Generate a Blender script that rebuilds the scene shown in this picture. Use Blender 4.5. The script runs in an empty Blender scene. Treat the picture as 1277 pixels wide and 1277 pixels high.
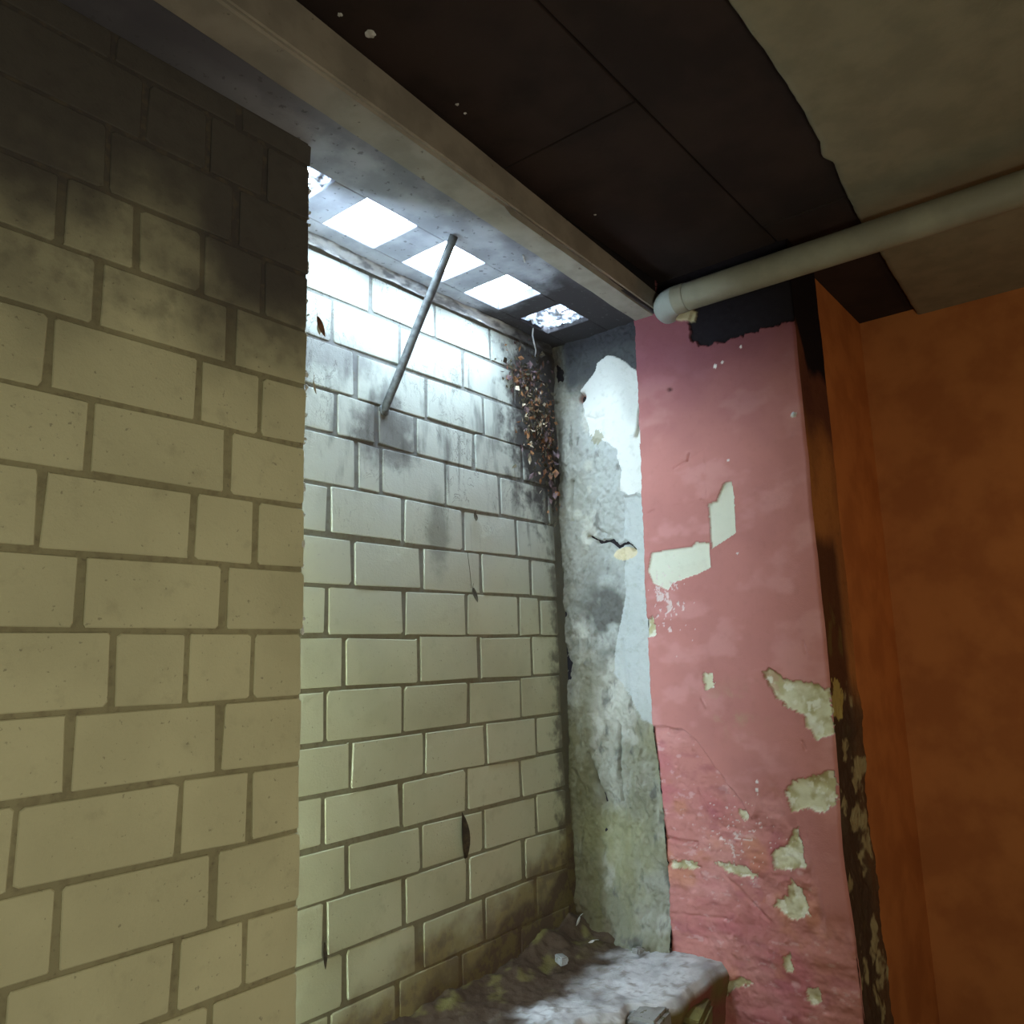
import bpy, bmesh, math, random
import numpy as np
from mathutils import Vector, Matrix

sc = bpy.context.scene
C = sc.collection
random.seed(7)

# ---------------------------------------------------------------- camera
# metres, origin at the eye; +X runs along the block walls, +Y towards them, +Z up
F_PX = 1000.0
AX = np.array([0.62865099, 0.11929946, 0.76848264])
AY = np.array([-0.77707859, 0.13545908, 0.61465413])
AZ = np.array([-0.03077005, -0.98357434, 0.17786154])
cd = bpy.data.cameras.new('camera')
cam = bpy.data.objects.new('camera', cd)
C.objects.link(cam)
cd.sensor_width = 36.0
cd.lens = F_PX / 1277.0 * 36.0
cd.clip_start = 0.02
right = Vector((AX[0], AY[0], AZ[0])); down = Vector((AX[1], AY[1], AZ[1])); fwd = Vector((AX[2], AY[2], AZ[2]))
cam.matrix_world = Matrix((( right.x, -down.x, -fwd.x, 0), (right.y, -down.y, -fwd.y, 0), (right.z, -down.z, -fwd.z, 0), (0, 0, 0, 1)))
sc.camera = cam

# ---------------------------------------------------------------- sky, lights, exposure
w = bpy.data.worlds.new('overcast_sky'); sc.world = w; w.use_nodes = True
bg = w.node_tree.nodes['Background']
bg.inputs[0].default_value = (0.60, 0.80, 1.0, 1)
bg.inputs[1].default_value = 56.0
sc.view_settings.view_transform = 'Standard'
sc.view_settings.look = 'None'
sc.view_settings.exposure = 0.0
sc.view_settings.gamma = 1.0
sc.view_settings.use_curve_mapping = False

def area(name, loc, target, size, power, col, size_y=None, portal=False, spread=None):
    l = bpy.data.lights.new(name, 'AREA'); l.shape = 'RECTANGLE' if size_y else 'SQUARE'
    l.size = size
    if size_y: l.size_y = size_y
    l.energy = power; l.color = col
    if portal: l.cycles.is_portal = True
    if spread: l.spread = spread
    o = bpy.data.objects.new(name, l); C.objects.link(o)
    o.location = loc
    o.rotation_euler = (Vector(target) - Vector(loc)).to_track_quat('-Z', 'Y').to_euler()
    return o
# room lamp behind the viewer, warm; second weaker orange lamp in the room beyond the pillar
area('room_lamp', (0.2, -0.9, -0.55), (4.0, 2.2, -0.35), 0.5, 46, (1.0, 0.935, 0.72))
area('orange_lamp', (5.0, -1.2, 0.6), (4.9, 1.3, 0.0), 0.4, 5, (1.0, 0.55, 0.22))

HOLES = [(1.66, 1.97), (2.145, 2.45), (2.645, 2.935), (3.115, 3.415), (3.60, 3.90)]
HY0, HY1 = 2.475, 2.785
for i, (a, b) in enumerate(HOLES):
    area('sky_portal', ((a + b) / 2, (HY0 + HY1) / 2, 2.07), ((a + b) / 2, (HY0 + HY1) / 2, 0), b - a + .06, 1, (1, 1, 1), HY1 - HY0 + .06, portal=True)

# ---------------------------------------------------------------- helpers
def ray(u, v):
    r = np.array([u - 638.5, v - 638.5, F_PX]); return np.array([r @ AX, r @ AY, r @ AZ])
def on_y(u, v, a): r = ray(u, v); return r * (a / r[1])
def on_x(u, v, a): r = ray(u, v); return r * (a / r[0])
def on_z(u, v, a): r = ray(u, v); return r * (a / r[2])

def tag(o, label=None, cat=None, group=None, kind=None):
    if label: o['label'] = label
    if cat: o['category'] = cat
    if group: o['group'] = group
    if kind: o['kind'] = kind
    return o
def link(name, me, mat=None, parent=None):
    o = bpy.data.objects.new(name, me); C.objects.link(o)
    if mat: me.materials.append(mat)
    if parent: o.parent = parent
    return o
def empty(name, loc=(0, 0, 0)):
    o = bpy.data.objects.new(name, None); C.objects.link(o); o.location = loc
    o.empty_display_size = 0.1
    return o
def pydata(name, vs, fs, mat=None, parent=None, smooth=False):
    me = bpy.data.meshes.new(name); me.from_pydata([tuple(v) for v in vs], [], fs); me.update()
    if smooth: me.polygons.foreach_set('use_smooth', [True] * len(me.polygons))
    return link(name, me, mat, parent)
def box_vf(x0, y0, z0, x1, y1, z1, off=0):
    v = [(x0, y0, z0), (x1, y0, z0), (x1, y1, z0), (x0, y1, z0), (x0, y0, z1), (x1, y0, z1), (x1, y1, z1), (x0, y1, z1)]
    f = [(0, 3, 2, 1), (4, 5, 6, 7), (0, 1, 5, 4), (1, 2, 6, 5), (2, 3, 7, 6), (3, 0, 4, 7)]
    return v, [tuple(i + off for i in q) for q in f]
def boxes(name, bl, mat=None, parent=None):
    V, Fc = [], []
    for b in bl:
        v, f = box_vf(*b, off=len(V)); V += v; Fc += f
    return pydata(name, V, Fc, mat, parent)
def tube(name, pts, r, mat, parent=None, n=12, caps=True):
    V, Fc = [], []
    pts = [Vector(p) for p in pts]
    rr = r if isinstance(r, (list, tuple)) else [r] * len(pts)
    ref = None
    for i, p in enumerate(pts):
        t = (pts[min(i + 1, len(pts) - 1)] - pts[max(i - 1, 0)]).normalized()
        if ref is None:
            ref = t.orthogonal().normalized()
        ref = (ref - t * ref.dot(t)).normalized()
        b = t.cross(ref)
        for k in range(n):
            a = 2 * math.pi * k / n
            V.append(p + (ref * math.cos(a) + b * math.sin(a)) * rr[i])
    for i in range(len(pts) - 1):
        for k in range(n):
            k2 = (k + 1) % n
            Fc.append((i * n + k, i * n + k2, (i + 1) * n + k2, (i + 1) * n + k))
    if caps:
        Fc.append(tuple(reversed(range(n)))); Fc.append(tuple((len(pts) - 1) * n + k for k in range(n)))
    return pydata(name, V, Fc, mat, parent, smooth=True)

# numpy value noise
def _h(x, y, s):
    h = (x.astype(np.int64) * 374761393 + y.astype(np.int64) * 668265263 + s * 1442695041) & 0xffffffff
    h = ((h ^ (h >> 13)) * 1274126177) & 0xffffffff
    return ((h ^ (h >> 16)) & 0xffff) / 65535.0
def vn(x, y, s=0):
    xi = np.floor(x); yi = np.floor(y); fx = x - xi; fy = y - yi
    fx = fx * fx * (3 - 2 * fx); fy = fy * fy * (3 - 2 * fy)
    a = _h(xi, yi, s); b = _h(xi + 1, yi, s); c = _h(xi, yi + 1, s); d = _h(xi + 1, yi + 1, s)
    return (a * (1 - fx) + b * fx) * (1 - fy) + (c * (1 - fx) + d * fx) * fy
def fbm(x, y, s=0, o=4, g=0.5):
    t = 0; a = 1; n = 0
    for i in range(o):
        t = t + a * vn(x * 2 ** i + 17.3 * i, y * 2 ** i - 9.1 * i, s + i); n += a; a *= g
    return t / n - 0.5            # about -0.5..0.5
def sst(a, b, x): t = np.clip((x - a) / (b - a), 0, 1); return t * t * (3 - 2 * t)
def inpoly(px, py, poly):
    res = np.zeros(px.shape, bool); n = len(poly)
    for i in range(n):
        x1, y1 = poly[i]; x2, y2 = poly[(i + 1) % n]
        if y1 == y2: continue
        c = ((y1 > py) != (y2 > py)) & (px < (x2 - x1) * (py - y1) / (y2 - y1) + x1)
        res ^= c
    return res
def lerp(a, b, m): return a + (b - a) * m
def mixc(col, c, m):
    m = np.clip(m, 0, 1)[..., None]; return col * (1 - m) + np.array(c) * m

def grid_mesh(name, Pg, col, mat, parent=None, flip=False):
    """Pg: (n,m,3) points, col: (n,m,3)"""
    n, m, _ = Pg.shape
    me = bpy.data.meshes.new(name)
    idx = np.arange(n * m).reshape(n, m)
    q = np.stack([idx[:-1, :-1], idx[1:, :-1], idx[1:, 1:], idx[:-1, 1:]], -1).reshape(-1, 4)
    if flip: q = q[:, ::-1]
    me.vertices.add(n * m); me.vertices.foreach_set('co', Pg.reshape(-1).astype(np.float32))
    me.loops.add(q.size); me.loops.foreach_set('vertex_index', q.reshape(-1).astype(np.int32))
    me.polygons.add(len(q)); me.polygons.foreach_set('loop_start', np.arange(0, q.size, 4, dtype=np.int32))
    me.polygons.foreach_set('loop_total', np.full(len(q), 4, np.int32))
    me.polygons.foreach_set('use_smooth', np.ones(len(q), bool))
    me.update(calc_edges=True)
    a = me.color_attributes.new('paint', 'FLOAT_COLOR', 'POINT')
    c = np.ones((n * m, 4), np.float32); c[:, :3] = np.clip(col.reshape(-1, 3), 0, 1)
    a.data.foreach_set('color', c.reshape(-1))
    return link(name, me, mat, parent)

# ---------------------------------------------------------------- materials
class NM:
    def __init__(s, name, rough=0.85):
        s.m = bpy.data.materials.new(name); s.m.use_nodes = True
        s.t = s.m.node_tree; s.n = s.t.nodes; s.bs = s.n['Principled BSDF']
        s.bs.inputs['Roughness'].default_value = rough
        s.bs.inputs['Specular IOR Level'].default_value = 0.25
        g = s.n.new('ShaderNodeNewGeometry'); s.P = g.outputs['Position']
        sx = s.n.new('ShaderNodeSeparateXYZ'); s.t.links.new(s.P, sx.inputs[0]); s.X, s.Y, s.Z = sx.outputs
    def L(s, a, b):
        if isinstance(a, (int, float)): b.default_value = a
        elif isinstance(a, tuple): b.default_value = a if len(a) == 4 or b.type == 'VECTOR' else a + (1,)
        else: s.t.links.new(a, b)
    def ma(s, op, a, b=0.0, c=None, clamp=False):
        n = s.n.new('ShaderNodeMath'); n.operation = op; n.use_clamp = clamp
        s.L(a, n.inputs[0]); s.L(b, n.inputs[1])
        if c is not None: s.L(c, n.inputs[2])
        return n.outputs[0]
    def noise(s, sc_=5, det=4, ro=0.55, stretch=None, dist=0):
        n = s.n.new('ShaderNodeTexNoise'); n.inputs['Scale'].default_value = sc_; n.inputs['Detail'].default_value = det
        n.inputs['Roughness'].default_value = ro; n.inputs['Distortion'].default_value = dist
        v = s.P
        if stretch:
            k = s.n.new('ShaderNodeVectorMath'); k.operation = 'MULTIPLY'; s.L(s.P, k.inputs[0]); k.inputs[1].default_value = stretch; v = k.outputs[0]
        s.L(v, n.inputs['Vector']); return n.outputs['Fac']
    def step(s, x, a, b):       # smooth ramp of x from a (0) to b (1)
        n = s.n.new('ShaderNodeMapRange'); n.interpolation_type = 'SMOOTHSTEP'
        s.L(x, n.inputs[0])
        if a < b:
            n.inputs[1].default_value = a; n.inputs[2].default_value = b
            return n.outputs[0]
        n.inputs[1].default_value = b; n.inputs[2].default_value = a
        n.inputs[3].default_value = 1; n.inputs[4].default_value = 0
        return n.outputs[0]
    def blob(s, c, r, nz, amp=0.5, soft=0.5):
        v = s.n.new('ShaderNodeVectorMath'); v.operation = 'SUBTRACT'; s.L(s.P, v.inputs[0]); v.inputs[1].default_value = c
        k = s.n.new('ShaderNodeVectorMath'); k.operation = 'DIVIDE'; s.L(v.outputs[0], k.inputs[0]); k.inputs[1].default_value = r
        l = s.n.new('ShaderNodeVectorMath'); l.operation = 'LENGTH'; s.L(k.outputs[0], l.inputs[0])
        d = s.ma('ADD', l.outputs['Value'], s.ma('MULTIPLY', s.ma('SUBTRACT', nz, 0.5), amp * 3))
        return s.step(d, 1.0 + soft / 2, 1.0 - soft / 2)
    def mix(s, f, a, b):
        n = s.n.new('ShaderNodeMix'); n.data_type = 'RGBA'
        s.L(f, n.inputs[0]); s.L(a, n.inputs[6]); s.L(b, n.inputs[7]); return n.outputs[2]
    def mul(s, a, b): return s.ma('MULTIPLY', a, b)
    def color(s, c): s.L(c, s.bs.inputs['Base Color'])
    def bump(s, h, st=0.3, d=0.01):
        b = s.n.new('ShaderNodeBump'); b.inputs['Strength'].default_value = st; b.inputs['Distance'].default_value = d
        s.L(h, b.inputs['Height']); s.L(b.outputs[0], s.bs.inputs['Normal'])

def block_paint(name, base1, base2, front, mortar=False):
    k = NM(name, 0.8)
    n1 = k.noise(2.2, 3); n2 = k.noise(14, 4); n3 = k.noise(60, 3); ns = k.noise(9, 4, stretch=(1, 1, 0.3))
    c = k.mix(k.step(n1, .35, .65), base1, base2)
    oi = k.n.new('ShaderNodeObjectInfo')
    c = k.mix(k.mul(oi.outputs['Random'], 0.14), c, (0.30, 0.29, 0.19))
    c = k.mix(k.mul(k.step(n2, .55, .8), .35), c, (0.33, 0.31, 0.2))
    c = k.mix(k.mul(k.step(n3, .66, .72), .5), c, (0.16, 0.14, 0.1))
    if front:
        soot_dim = k.step(k.ma('ADD', k.Z, k.mul(k.ma('SUBTRACT', n1, .5), .9)), 0.85, 1.55)  # soot plus the weaker light up there, both darkened into the paint
        c = k.mix(k.mul(soot_dim, .93), c, (0.055, 0.048, 0.052))
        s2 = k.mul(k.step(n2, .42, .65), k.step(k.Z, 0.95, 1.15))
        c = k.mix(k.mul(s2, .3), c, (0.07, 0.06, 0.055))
    else:
        c = k.mix(k.mul(k.step(k.ma('ADD', k.Z, k.mul(k.ma('SUBTRACT', n1, .5), .8)), -0.1, 1.0), .85), c, (0.53, 0.545, 0.49) if not mortar else (0.26, 0.265, 0.25))   # upper courses whitened to stand for daylight washing over them
        zone = k.mul(k.step(k.Z, 0.62, 1.0), k.step(k.Z, 1.75, 1.4))
        c = k.mix(k.mul(k.mul(k.step(ns, .47, .66), zone), .62), c, (0.13, 0.13, 0.12))
        c = k.mix(k.mul(k.blob((2.64, 2.9, 1.12), (.20, .2, .17), n2, .5, .9), .75), c, (0.10, 0.09, 0.085))   # soot below the bar
        c = k.mix(k.mul(k.blob((2.25, 2.9, 1.44), (.28, .2, .09), n2, .4, .9), .6), c, (0.15, 0.14, 0.14))
        c = k.mix(k.mul(k.blob((3.0, 2.9, .66), (.08, .2, .20), n2, .4, .9), .6), c, (0.17, 0.17, 0.14))
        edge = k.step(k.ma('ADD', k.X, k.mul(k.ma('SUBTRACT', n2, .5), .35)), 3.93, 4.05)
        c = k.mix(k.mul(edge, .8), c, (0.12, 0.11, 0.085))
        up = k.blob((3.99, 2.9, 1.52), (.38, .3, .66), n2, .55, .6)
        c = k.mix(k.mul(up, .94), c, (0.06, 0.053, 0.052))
        zb = k.ma('ADD', k.Z, k.mul(k.ma('SUBTRACT', k.noise(4, 4), .5), .55))
        zb = k.ma('SUBTRACT', zb, k.mul(k.ma('SUBTRACT', k.X, 3.6), .32))
        c = k.mix(k.mul(k.step(zb, -1.02, -1.26), .8), c, k.mix(k.step(n2, .4, .6), (0.22, 0.17, 0.065), (0.13, 0.085, 0.05)))
        c = k.mix(k.mul(k.step(zb, -1.26, -1.42), .85), c, k.mix(k.step(n2, .45, .6), (0.085, 0.055, 0.045), (0.15, 0.12, 0.05)))
    if not front:
        vein = k.step(k.ma('ABSOLUTE', k.ma('SUBTRACT', k.noise(5, 6, .62, stretch=(1.6, 1, .9), dist=1.2), .5)), .012, .003)
        c = k.mix(k.mul(k.mul(vein, k.step(k.noise(3, 2), .45, .6)), k.mul(k.step(k.Z, .4, .9), .6)), c, (0.10, 0.09, 0.08))
        st_ = k.step(k.noise(16, 3, .5, stretch=(1, 1, .12)), .62, .72)
        c = k.mix(k.mul(k.mul(st_, k.step(k.Z, .3, .9)), k.mul(k.step(k.X, 2.7, 3.3), .6)), c, (0.12, 0.11, 0.10))
    if mortar:
        c = k.mix(k.mul(k.step(k.noise(30, 3), .45, .7), .4), c, (0.16, 0.13, 0.08))
    k.color(c)
    h = k.ma('ADD', k.mul(n3, .5), k.ma('ADD', k.mul(k.noise(130, 3), .35), k.mul(n2, 1.0)))
    k.bump(h, 0.35, 0.008)
    return k.m

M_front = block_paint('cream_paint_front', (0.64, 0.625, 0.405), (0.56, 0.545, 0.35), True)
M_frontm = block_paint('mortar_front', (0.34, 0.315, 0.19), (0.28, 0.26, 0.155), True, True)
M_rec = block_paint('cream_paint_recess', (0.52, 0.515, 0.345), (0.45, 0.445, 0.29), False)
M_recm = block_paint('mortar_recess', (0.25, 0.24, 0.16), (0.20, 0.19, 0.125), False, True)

def attr_mat(name, rough=0.9, bs=0.5, fine=120, spec=.2, var=.35):
    k = NM(name, rough); k.bs.inputs['Specular IOR Level'].default_value = spec
    a = k.n.new('ShaderNodeAttribute'); a.attribute_name = 'paint'
    n1 = k.noise(fine, 4); n2 = k.noise(22, 4)
    f = k.mul(k.step(n2, .5, .75), var)
    mm = k.n.new('ShaderNodeMix'); mm.data_type = 'RGBA'; mm.blend_type = 'MULTIPLY'
    k.L(f, mm.inputs[0]); k.L(a.outputs['Color'], mm.inputs[6]); mm.inputs[7].default_value = (.6, .58, .52, 1)
    k.color(mm.outputs[2])
    k.bump(k.ma('ADD', k.mul(n1, .6), n2), bs, 0.006)
    return k.m
M_pink = attr_mat('pink_paint', .8, .25, 150, .10, .12)
M_rough = attr_mat('rough_plaster', 1, .7, 90, .06)
M_conc = attr_mat('dusty_concrete', 1, .6, 80, .03)

def simple(name, c1, c2, sc_=8, rough=.85, bump=.3, metal=0, spots=None):
    k = NM(name, rough); n = k.noise(sc_, 5)
    c = k.mix(k.step(n, .38, .64), c1, c2)
    if spots: c = k.mix(k.mul(k.step(k.noise(spots[0], 3), spots[1], spots[1] + .06), .8), c, spots[2])
    k.color(c); k.bs.inputs['Metallic'].default_value = metal
    k.bump(k.ma('ADD', n, k.mul(k.noise(sc_ * 9, 3), .4)), bump, 0.006)
    return k.m
M_beam = simple('beam_paint', (0.33, 0.295, 0.24), (0.25, 0.225, 0.185), 5, .75, .3, 0, (26, .68, (0.12, 0.09, 0.07)))
k = NM('slab_concrete', .9)
n = k.noise(5, 5); c = k.mix(k.step(n, .35, .65), (0.40, 0.41, 0.45), (0.27, 0.28, 0.31))  # lightened bluish tone stands in for the daylight glow around the openings
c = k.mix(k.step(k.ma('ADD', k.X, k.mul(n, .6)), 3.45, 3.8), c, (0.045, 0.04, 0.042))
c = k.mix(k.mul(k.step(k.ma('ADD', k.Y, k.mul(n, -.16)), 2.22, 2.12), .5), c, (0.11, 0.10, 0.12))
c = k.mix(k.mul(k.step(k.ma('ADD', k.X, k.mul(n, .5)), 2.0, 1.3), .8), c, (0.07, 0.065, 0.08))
c = k.mix(k.mul(k.step(k.noise(30, 3), .62, .68), .6), c, (0.09, 0.085, 0.09))
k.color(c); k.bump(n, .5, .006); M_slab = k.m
M_ceil = simple('sooty_board', (0.034, 0.021, 0.017), (0.022, 0.014, 0.012), 3, .95, .5)
M_dark = simple('soot_black', (0.014, 0.011, 0.013), (0.02, 0.015, 0.015), 4, .95, .5)
M_soffit = simple('soffit_plaster', (0.24, 0.215, 0.145), (0.20, 0.18, 0.12), 6, .9, .35, 0, (17, .72, (0.1, 0.08, 0.06)))
M_pipe = simple('pipe_paint', (0.27, 0.25, 0.175), (0.22, 0.20, 0.14), 4, .55, .12)
M_elbow_lit = simple('pipe_elbow_lit_paint', (0.36, 0.37, 0.32), (0.30, 0.31, 0.27), 6, .5, .12)  # pipe paint lightened and blued for the daylight the elbow catches
M_bar = simple('dull_iron', (0.15, 0.155, 0.15), (0.09, 0.09, 0.088), 30, .6, .3, .3)
M_orange = simple('orange_paint', (0.50, 0.19, 0.055), (0.40, 0.14, 0.04), 3, .8, .2)
M_wall = simple('room_plaster', (0.45, 0.4, 0.3), (0.4, 0.35, 0.26), 3, .9, .2)
M_floor = simple('dirty_floor', (0.16, 0.14, 0.11), (0.1, 0.085, 0.07), 5, .95, .5)
M_leaf = simple('dead_leaf', (0.26, 0.12, 0.05), (0.12, 0.055, 0.035), 30, .8, .2)
M_leaf2 = simple('pale_dead_leaf', (0.55, 0.45, 0.32), (0.38, 0.3, 0.2), 30, .8, .2)
M_leafd = simple('blackened_leaf', (0.05, 0.04, 0.025), (0.09, 0.07, 0.04), 30, .9, .2)
M_leafp = simple('purplish_dead_leaf', (0.16, 0.10, 0.10), (0.09, 0.06, 0.065), 30, .8, .2)
M_web = simple('dusty_web', (0.6, 0.6, 0.58), (0.45, 0.45, 0.42), 40, .9, .1)
M_white = simple('white_scrap', (0.75, 0.74, 0.70), (0.6, 0.6, 0.56), 30, .8, .2)
M_stone = simple('loose_stone', (0.34, 0.33, 0.30), (0.22, 0.21, 0.18), 9, .95, .6, 0, (24, .6, (0.12, 0.11, 0.05)))
M_moss = simple('olive_stone', (0.20, 0.18, 0.06), (0.13, 0.10, 0.045), 9, .95, .6)
k = NM('dirty_glass_sheet', .6)
k.color(k.mix(k.step(k.noise(30, 3), .4, .6), (0.8, 0.8, 0.8), (0.4, 0.4, 0.42)))
tr = k.n.new('ShaderNodeBsdfTranslucent'); k.L(k.mix(k.step(k.noise(26, 4, .6), .40, .62), (0.55, 0.56, 0.6), (0.03, 0.028, 0.03)), tr.inputs[0])
ms = k.n.new('ShaderNodeMixShader'); ms.inputs[0].default_value = .5
k.L(k.bs.outputs[0], ms.inputs[1]); k.L(tr.outputs[0], ms.inputs[2])
k.L(ms.outputs[0], k.n['Material Output'].inputs[0]); M_crumple = k.m

# ---------------------------------------------------------------- block walls
YF, YR, XR = 2.349, 2.9, 4.086
XEDGE = 1.745
BEDS = [1.94, 1.725, 1.495, 1.255, 1.045, .805, .571, .344, .115, -.117, -.345, -.558, -.773, -.985, -1.205, -1.42, -1.64, -1.86]

def block(name, x0, x1, z0, z1, yf, mat, parent, proud=0.0, r=0.008, depth=.06, jit=.004, bev=.003):
    """one painted block: eight-cornered face with a softened rim, facing -Y"""
    j = lambda: random.uniform(-jit, jit)
    c = [(x0 + r, z0), (x1 - r, z0), (x1, z0 + r), (x1, z1 - r), (x1 - r, z1), (x0 + r, z1), (x0, z1 - r), (x0, z0 + r)]
    c = [(a + j(), b + j()) for a, b in c]
    cx, cz = (x0 + x1) / 2, (z0 + z1) / 2
    ty, tz = random.uniform(-.004, .004), random.uniform(-.004, .004)
    W, Hh = (x1 - x0) / 2, (z1 - z0) / 2
    def yy(x, z, base): return base + (x - cx) / max(W, .01) * ty * .5 + (z - cz) / Hh * tz * .5
    V = []
    for a, b in c: V.append((a, yf + depth, b))
    for a, b in c: V.append((a, yy(a, b, yf - proud + bev), b))
    for a, b in c:
        a2 = a + (cx - a) * min(.5, bev * 1.0 / max(W, .01)); b2 = b + (cz - b) * bev / Hh
        V.append((a2, yy(a2, b2, yf - proud), b2))
    V.append((cx + random.uniform(-.02, .02), yf - proud - random.uniform(0, .003), cz))
    Fc = []
    for i in range(8):
        k2 = (i + 1) % 8
        Fc.append((i, k2, 8 + k2, 8 + i)); Fc.append((8 + i, 8 + k2, 16 + k2, 16 + i)); Fc.append((16 + i, 16 + k2, 24))
    return pydata(name, V, Fc, mat, parent, smooth=False)

# --- front wall
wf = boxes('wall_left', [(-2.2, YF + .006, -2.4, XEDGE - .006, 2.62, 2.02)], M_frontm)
tag(wf, 'cream painted block wall beside the recess, painted sooty and dim near its top', 'wall', kind='structure')
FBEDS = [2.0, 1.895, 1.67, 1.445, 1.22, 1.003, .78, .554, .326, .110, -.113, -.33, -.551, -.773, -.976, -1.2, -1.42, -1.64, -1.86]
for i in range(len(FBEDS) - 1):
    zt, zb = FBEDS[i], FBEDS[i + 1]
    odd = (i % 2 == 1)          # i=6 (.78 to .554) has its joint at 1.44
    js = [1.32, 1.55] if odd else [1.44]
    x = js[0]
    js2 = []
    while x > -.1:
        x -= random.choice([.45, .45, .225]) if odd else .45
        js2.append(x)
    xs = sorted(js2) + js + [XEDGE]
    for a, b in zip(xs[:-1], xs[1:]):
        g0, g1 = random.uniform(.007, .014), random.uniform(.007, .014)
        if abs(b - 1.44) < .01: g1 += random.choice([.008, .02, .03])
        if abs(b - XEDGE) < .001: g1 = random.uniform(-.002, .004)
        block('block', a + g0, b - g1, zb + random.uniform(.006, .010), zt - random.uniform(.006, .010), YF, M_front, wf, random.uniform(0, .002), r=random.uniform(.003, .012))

# --- recess back wall
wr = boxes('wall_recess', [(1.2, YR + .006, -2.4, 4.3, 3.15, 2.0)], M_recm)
tag(wr, 'pale painted block wall at the back of the recess under the openings', 'wall', kind='structure')
PERP = [  # pixel u of the upright joints, course by course, with a v in the course
    (330, [463, 543, 611]), (440, [415, 498, 578, 641]), (480, [444, 532, 603, 662]), (545, [419, 470, 519, 591, 651]),
    (600, [444, 476, 556, 623.5, 682]), (640, [410, 503, 578, 644]), (710, [440, 526, 600, 662]), (765, [408, 504, 582.4, 647, 673]),
    (820, [430, 522, 597.5, 663]), (890, [405.6, 503, 584, 649.6]), (930, [437, 529, 606, 669]), (980, [403, 500, 582, 649.6]),
    (1050, [433, 526, 603, 669]), (1110, [405, 504, 584, 653.7]), (1180, [431, 526.6, 604.4, 669]), (1235, [410, 497, 575, 650])]
for i in range(len(BEDS) - 1):
    zt, zb = BEDS[i], BEDS[i + 1]
    zm = (zt + zb) / 2
    if i < len(PERP):
        xs = []
        for u in PERP[i][1]:
            v = 700.0
            for _ in range(12):      # find v on the wall at mid-course height
                p = on_y(u, v, YR); v -= (zm - p[2]) * 280
            xs.append(on_y(u, v, YR)[0])
    else: xs = [2.2, 2.65, 3.1, 3.55]
    xs = [1.45] + xs + [4.055]
    for a, b in zip(xs[:-1], xs[1:]):
        wide = .012 if i < 13 else .022
        g0, g1 = random.uniform(.010, .015), random.uniform(.010, wide + .003)
        if b - a < .1: g0 = g1 = .02
        if i == 14 and abs(b - 2.95) < .2: g1 = .05
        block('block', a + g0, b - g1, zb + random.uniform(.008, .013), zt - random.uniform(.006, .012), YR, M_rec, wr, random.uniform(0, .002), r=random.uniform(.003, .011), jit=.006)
# mortar bedding, paled to look daylit, between the top course and the slab
n, m = 160, 14
xx = np.linspace(1.6, 4.08, n)[:, None] * np.ones((1, m)); zz = np.linspace(1.935, 2.005, m)[None, :] * np.ones((n, 1))
yy = YR - .012 - .03 * (fbm(xx * 9, zz * 20, 3) + .2)
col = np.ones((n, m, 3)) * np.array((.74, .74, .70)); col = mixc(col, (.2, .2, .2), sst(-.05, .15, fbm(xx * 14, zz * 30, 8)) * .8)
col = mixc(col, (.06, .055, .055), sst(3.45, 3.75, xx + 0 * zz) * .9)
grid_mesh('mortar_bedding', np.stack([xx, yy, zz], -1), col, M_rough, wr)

# ---------------------------------------------------------------- end wall: rough reveal, pink face, side face
def yb(z):   # boundary between the rough reveal and the pink skin
    zz_ = [-2.4, -1.54, -.97, -.38, .337, .995, 1.838, 2.2]; ys = [2.265, 2.272, 2.272, 2.312, 2.303, 2.285, 2.267, 2.262]
    return np.interp(z, zz_, ys)
def PX(poly): # pixels on the end wall's plane to (Y, z)
    return [(on_x(u, v, XR)[1], on_x(u, v, XR)[2]) for u, v in poly]

NZ = 760
z = np.linspace(-2.35, 2.21, NZ)[:, None]
# pink face
MY = 200
t = np.linspace(0, 1, MY)[None, :]
yright = 1.315 + .012 * fbm(z * 3, z * 0 + 2, 5) + .02 * np.exp(-((z + .95) / .22) ** 2)
yl = yb(z) + .014 * fbm(z * 14, z * 0, 9) + .008 * fbm(z * 60, z * 0, 10)
Yg = yl + (yright - yl) * t; Zg = z + 0 * t
wx = Yg + .014 * fbm(Yg * 30, Zg * 30, 21) ; wz = Zg + .014 * fbm(Yg * 30, Zg * 30, 31)
wx2 = Yg + .05 * fbm(Yg * 30, Zg * 30, 22, 5, .72); wz2 = Zg + .05 * fbm(Yg * 30, Zg * 30, 32, 5, .72)
bareA = inpoly(wx * .35 + Yg * .65, wz * .35 + Zg * .65, PX([(812, 690), (830, 686), (862, 682), (868, 676), (884, 677), (886, 708), (870, 716), (838, 727), (833, 736), (815, 728), (808, 712)])) | \
    inpoly(wx * .35 + Yg * .65, wz * .35 + Zg * .65, PX([(883, 628), (893, 625), (902, 603), (912, 600), (915, 620), (917, 665), (888, 684), (885, 655)]))
bareB = np.zeros_like(bareA)
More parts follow.
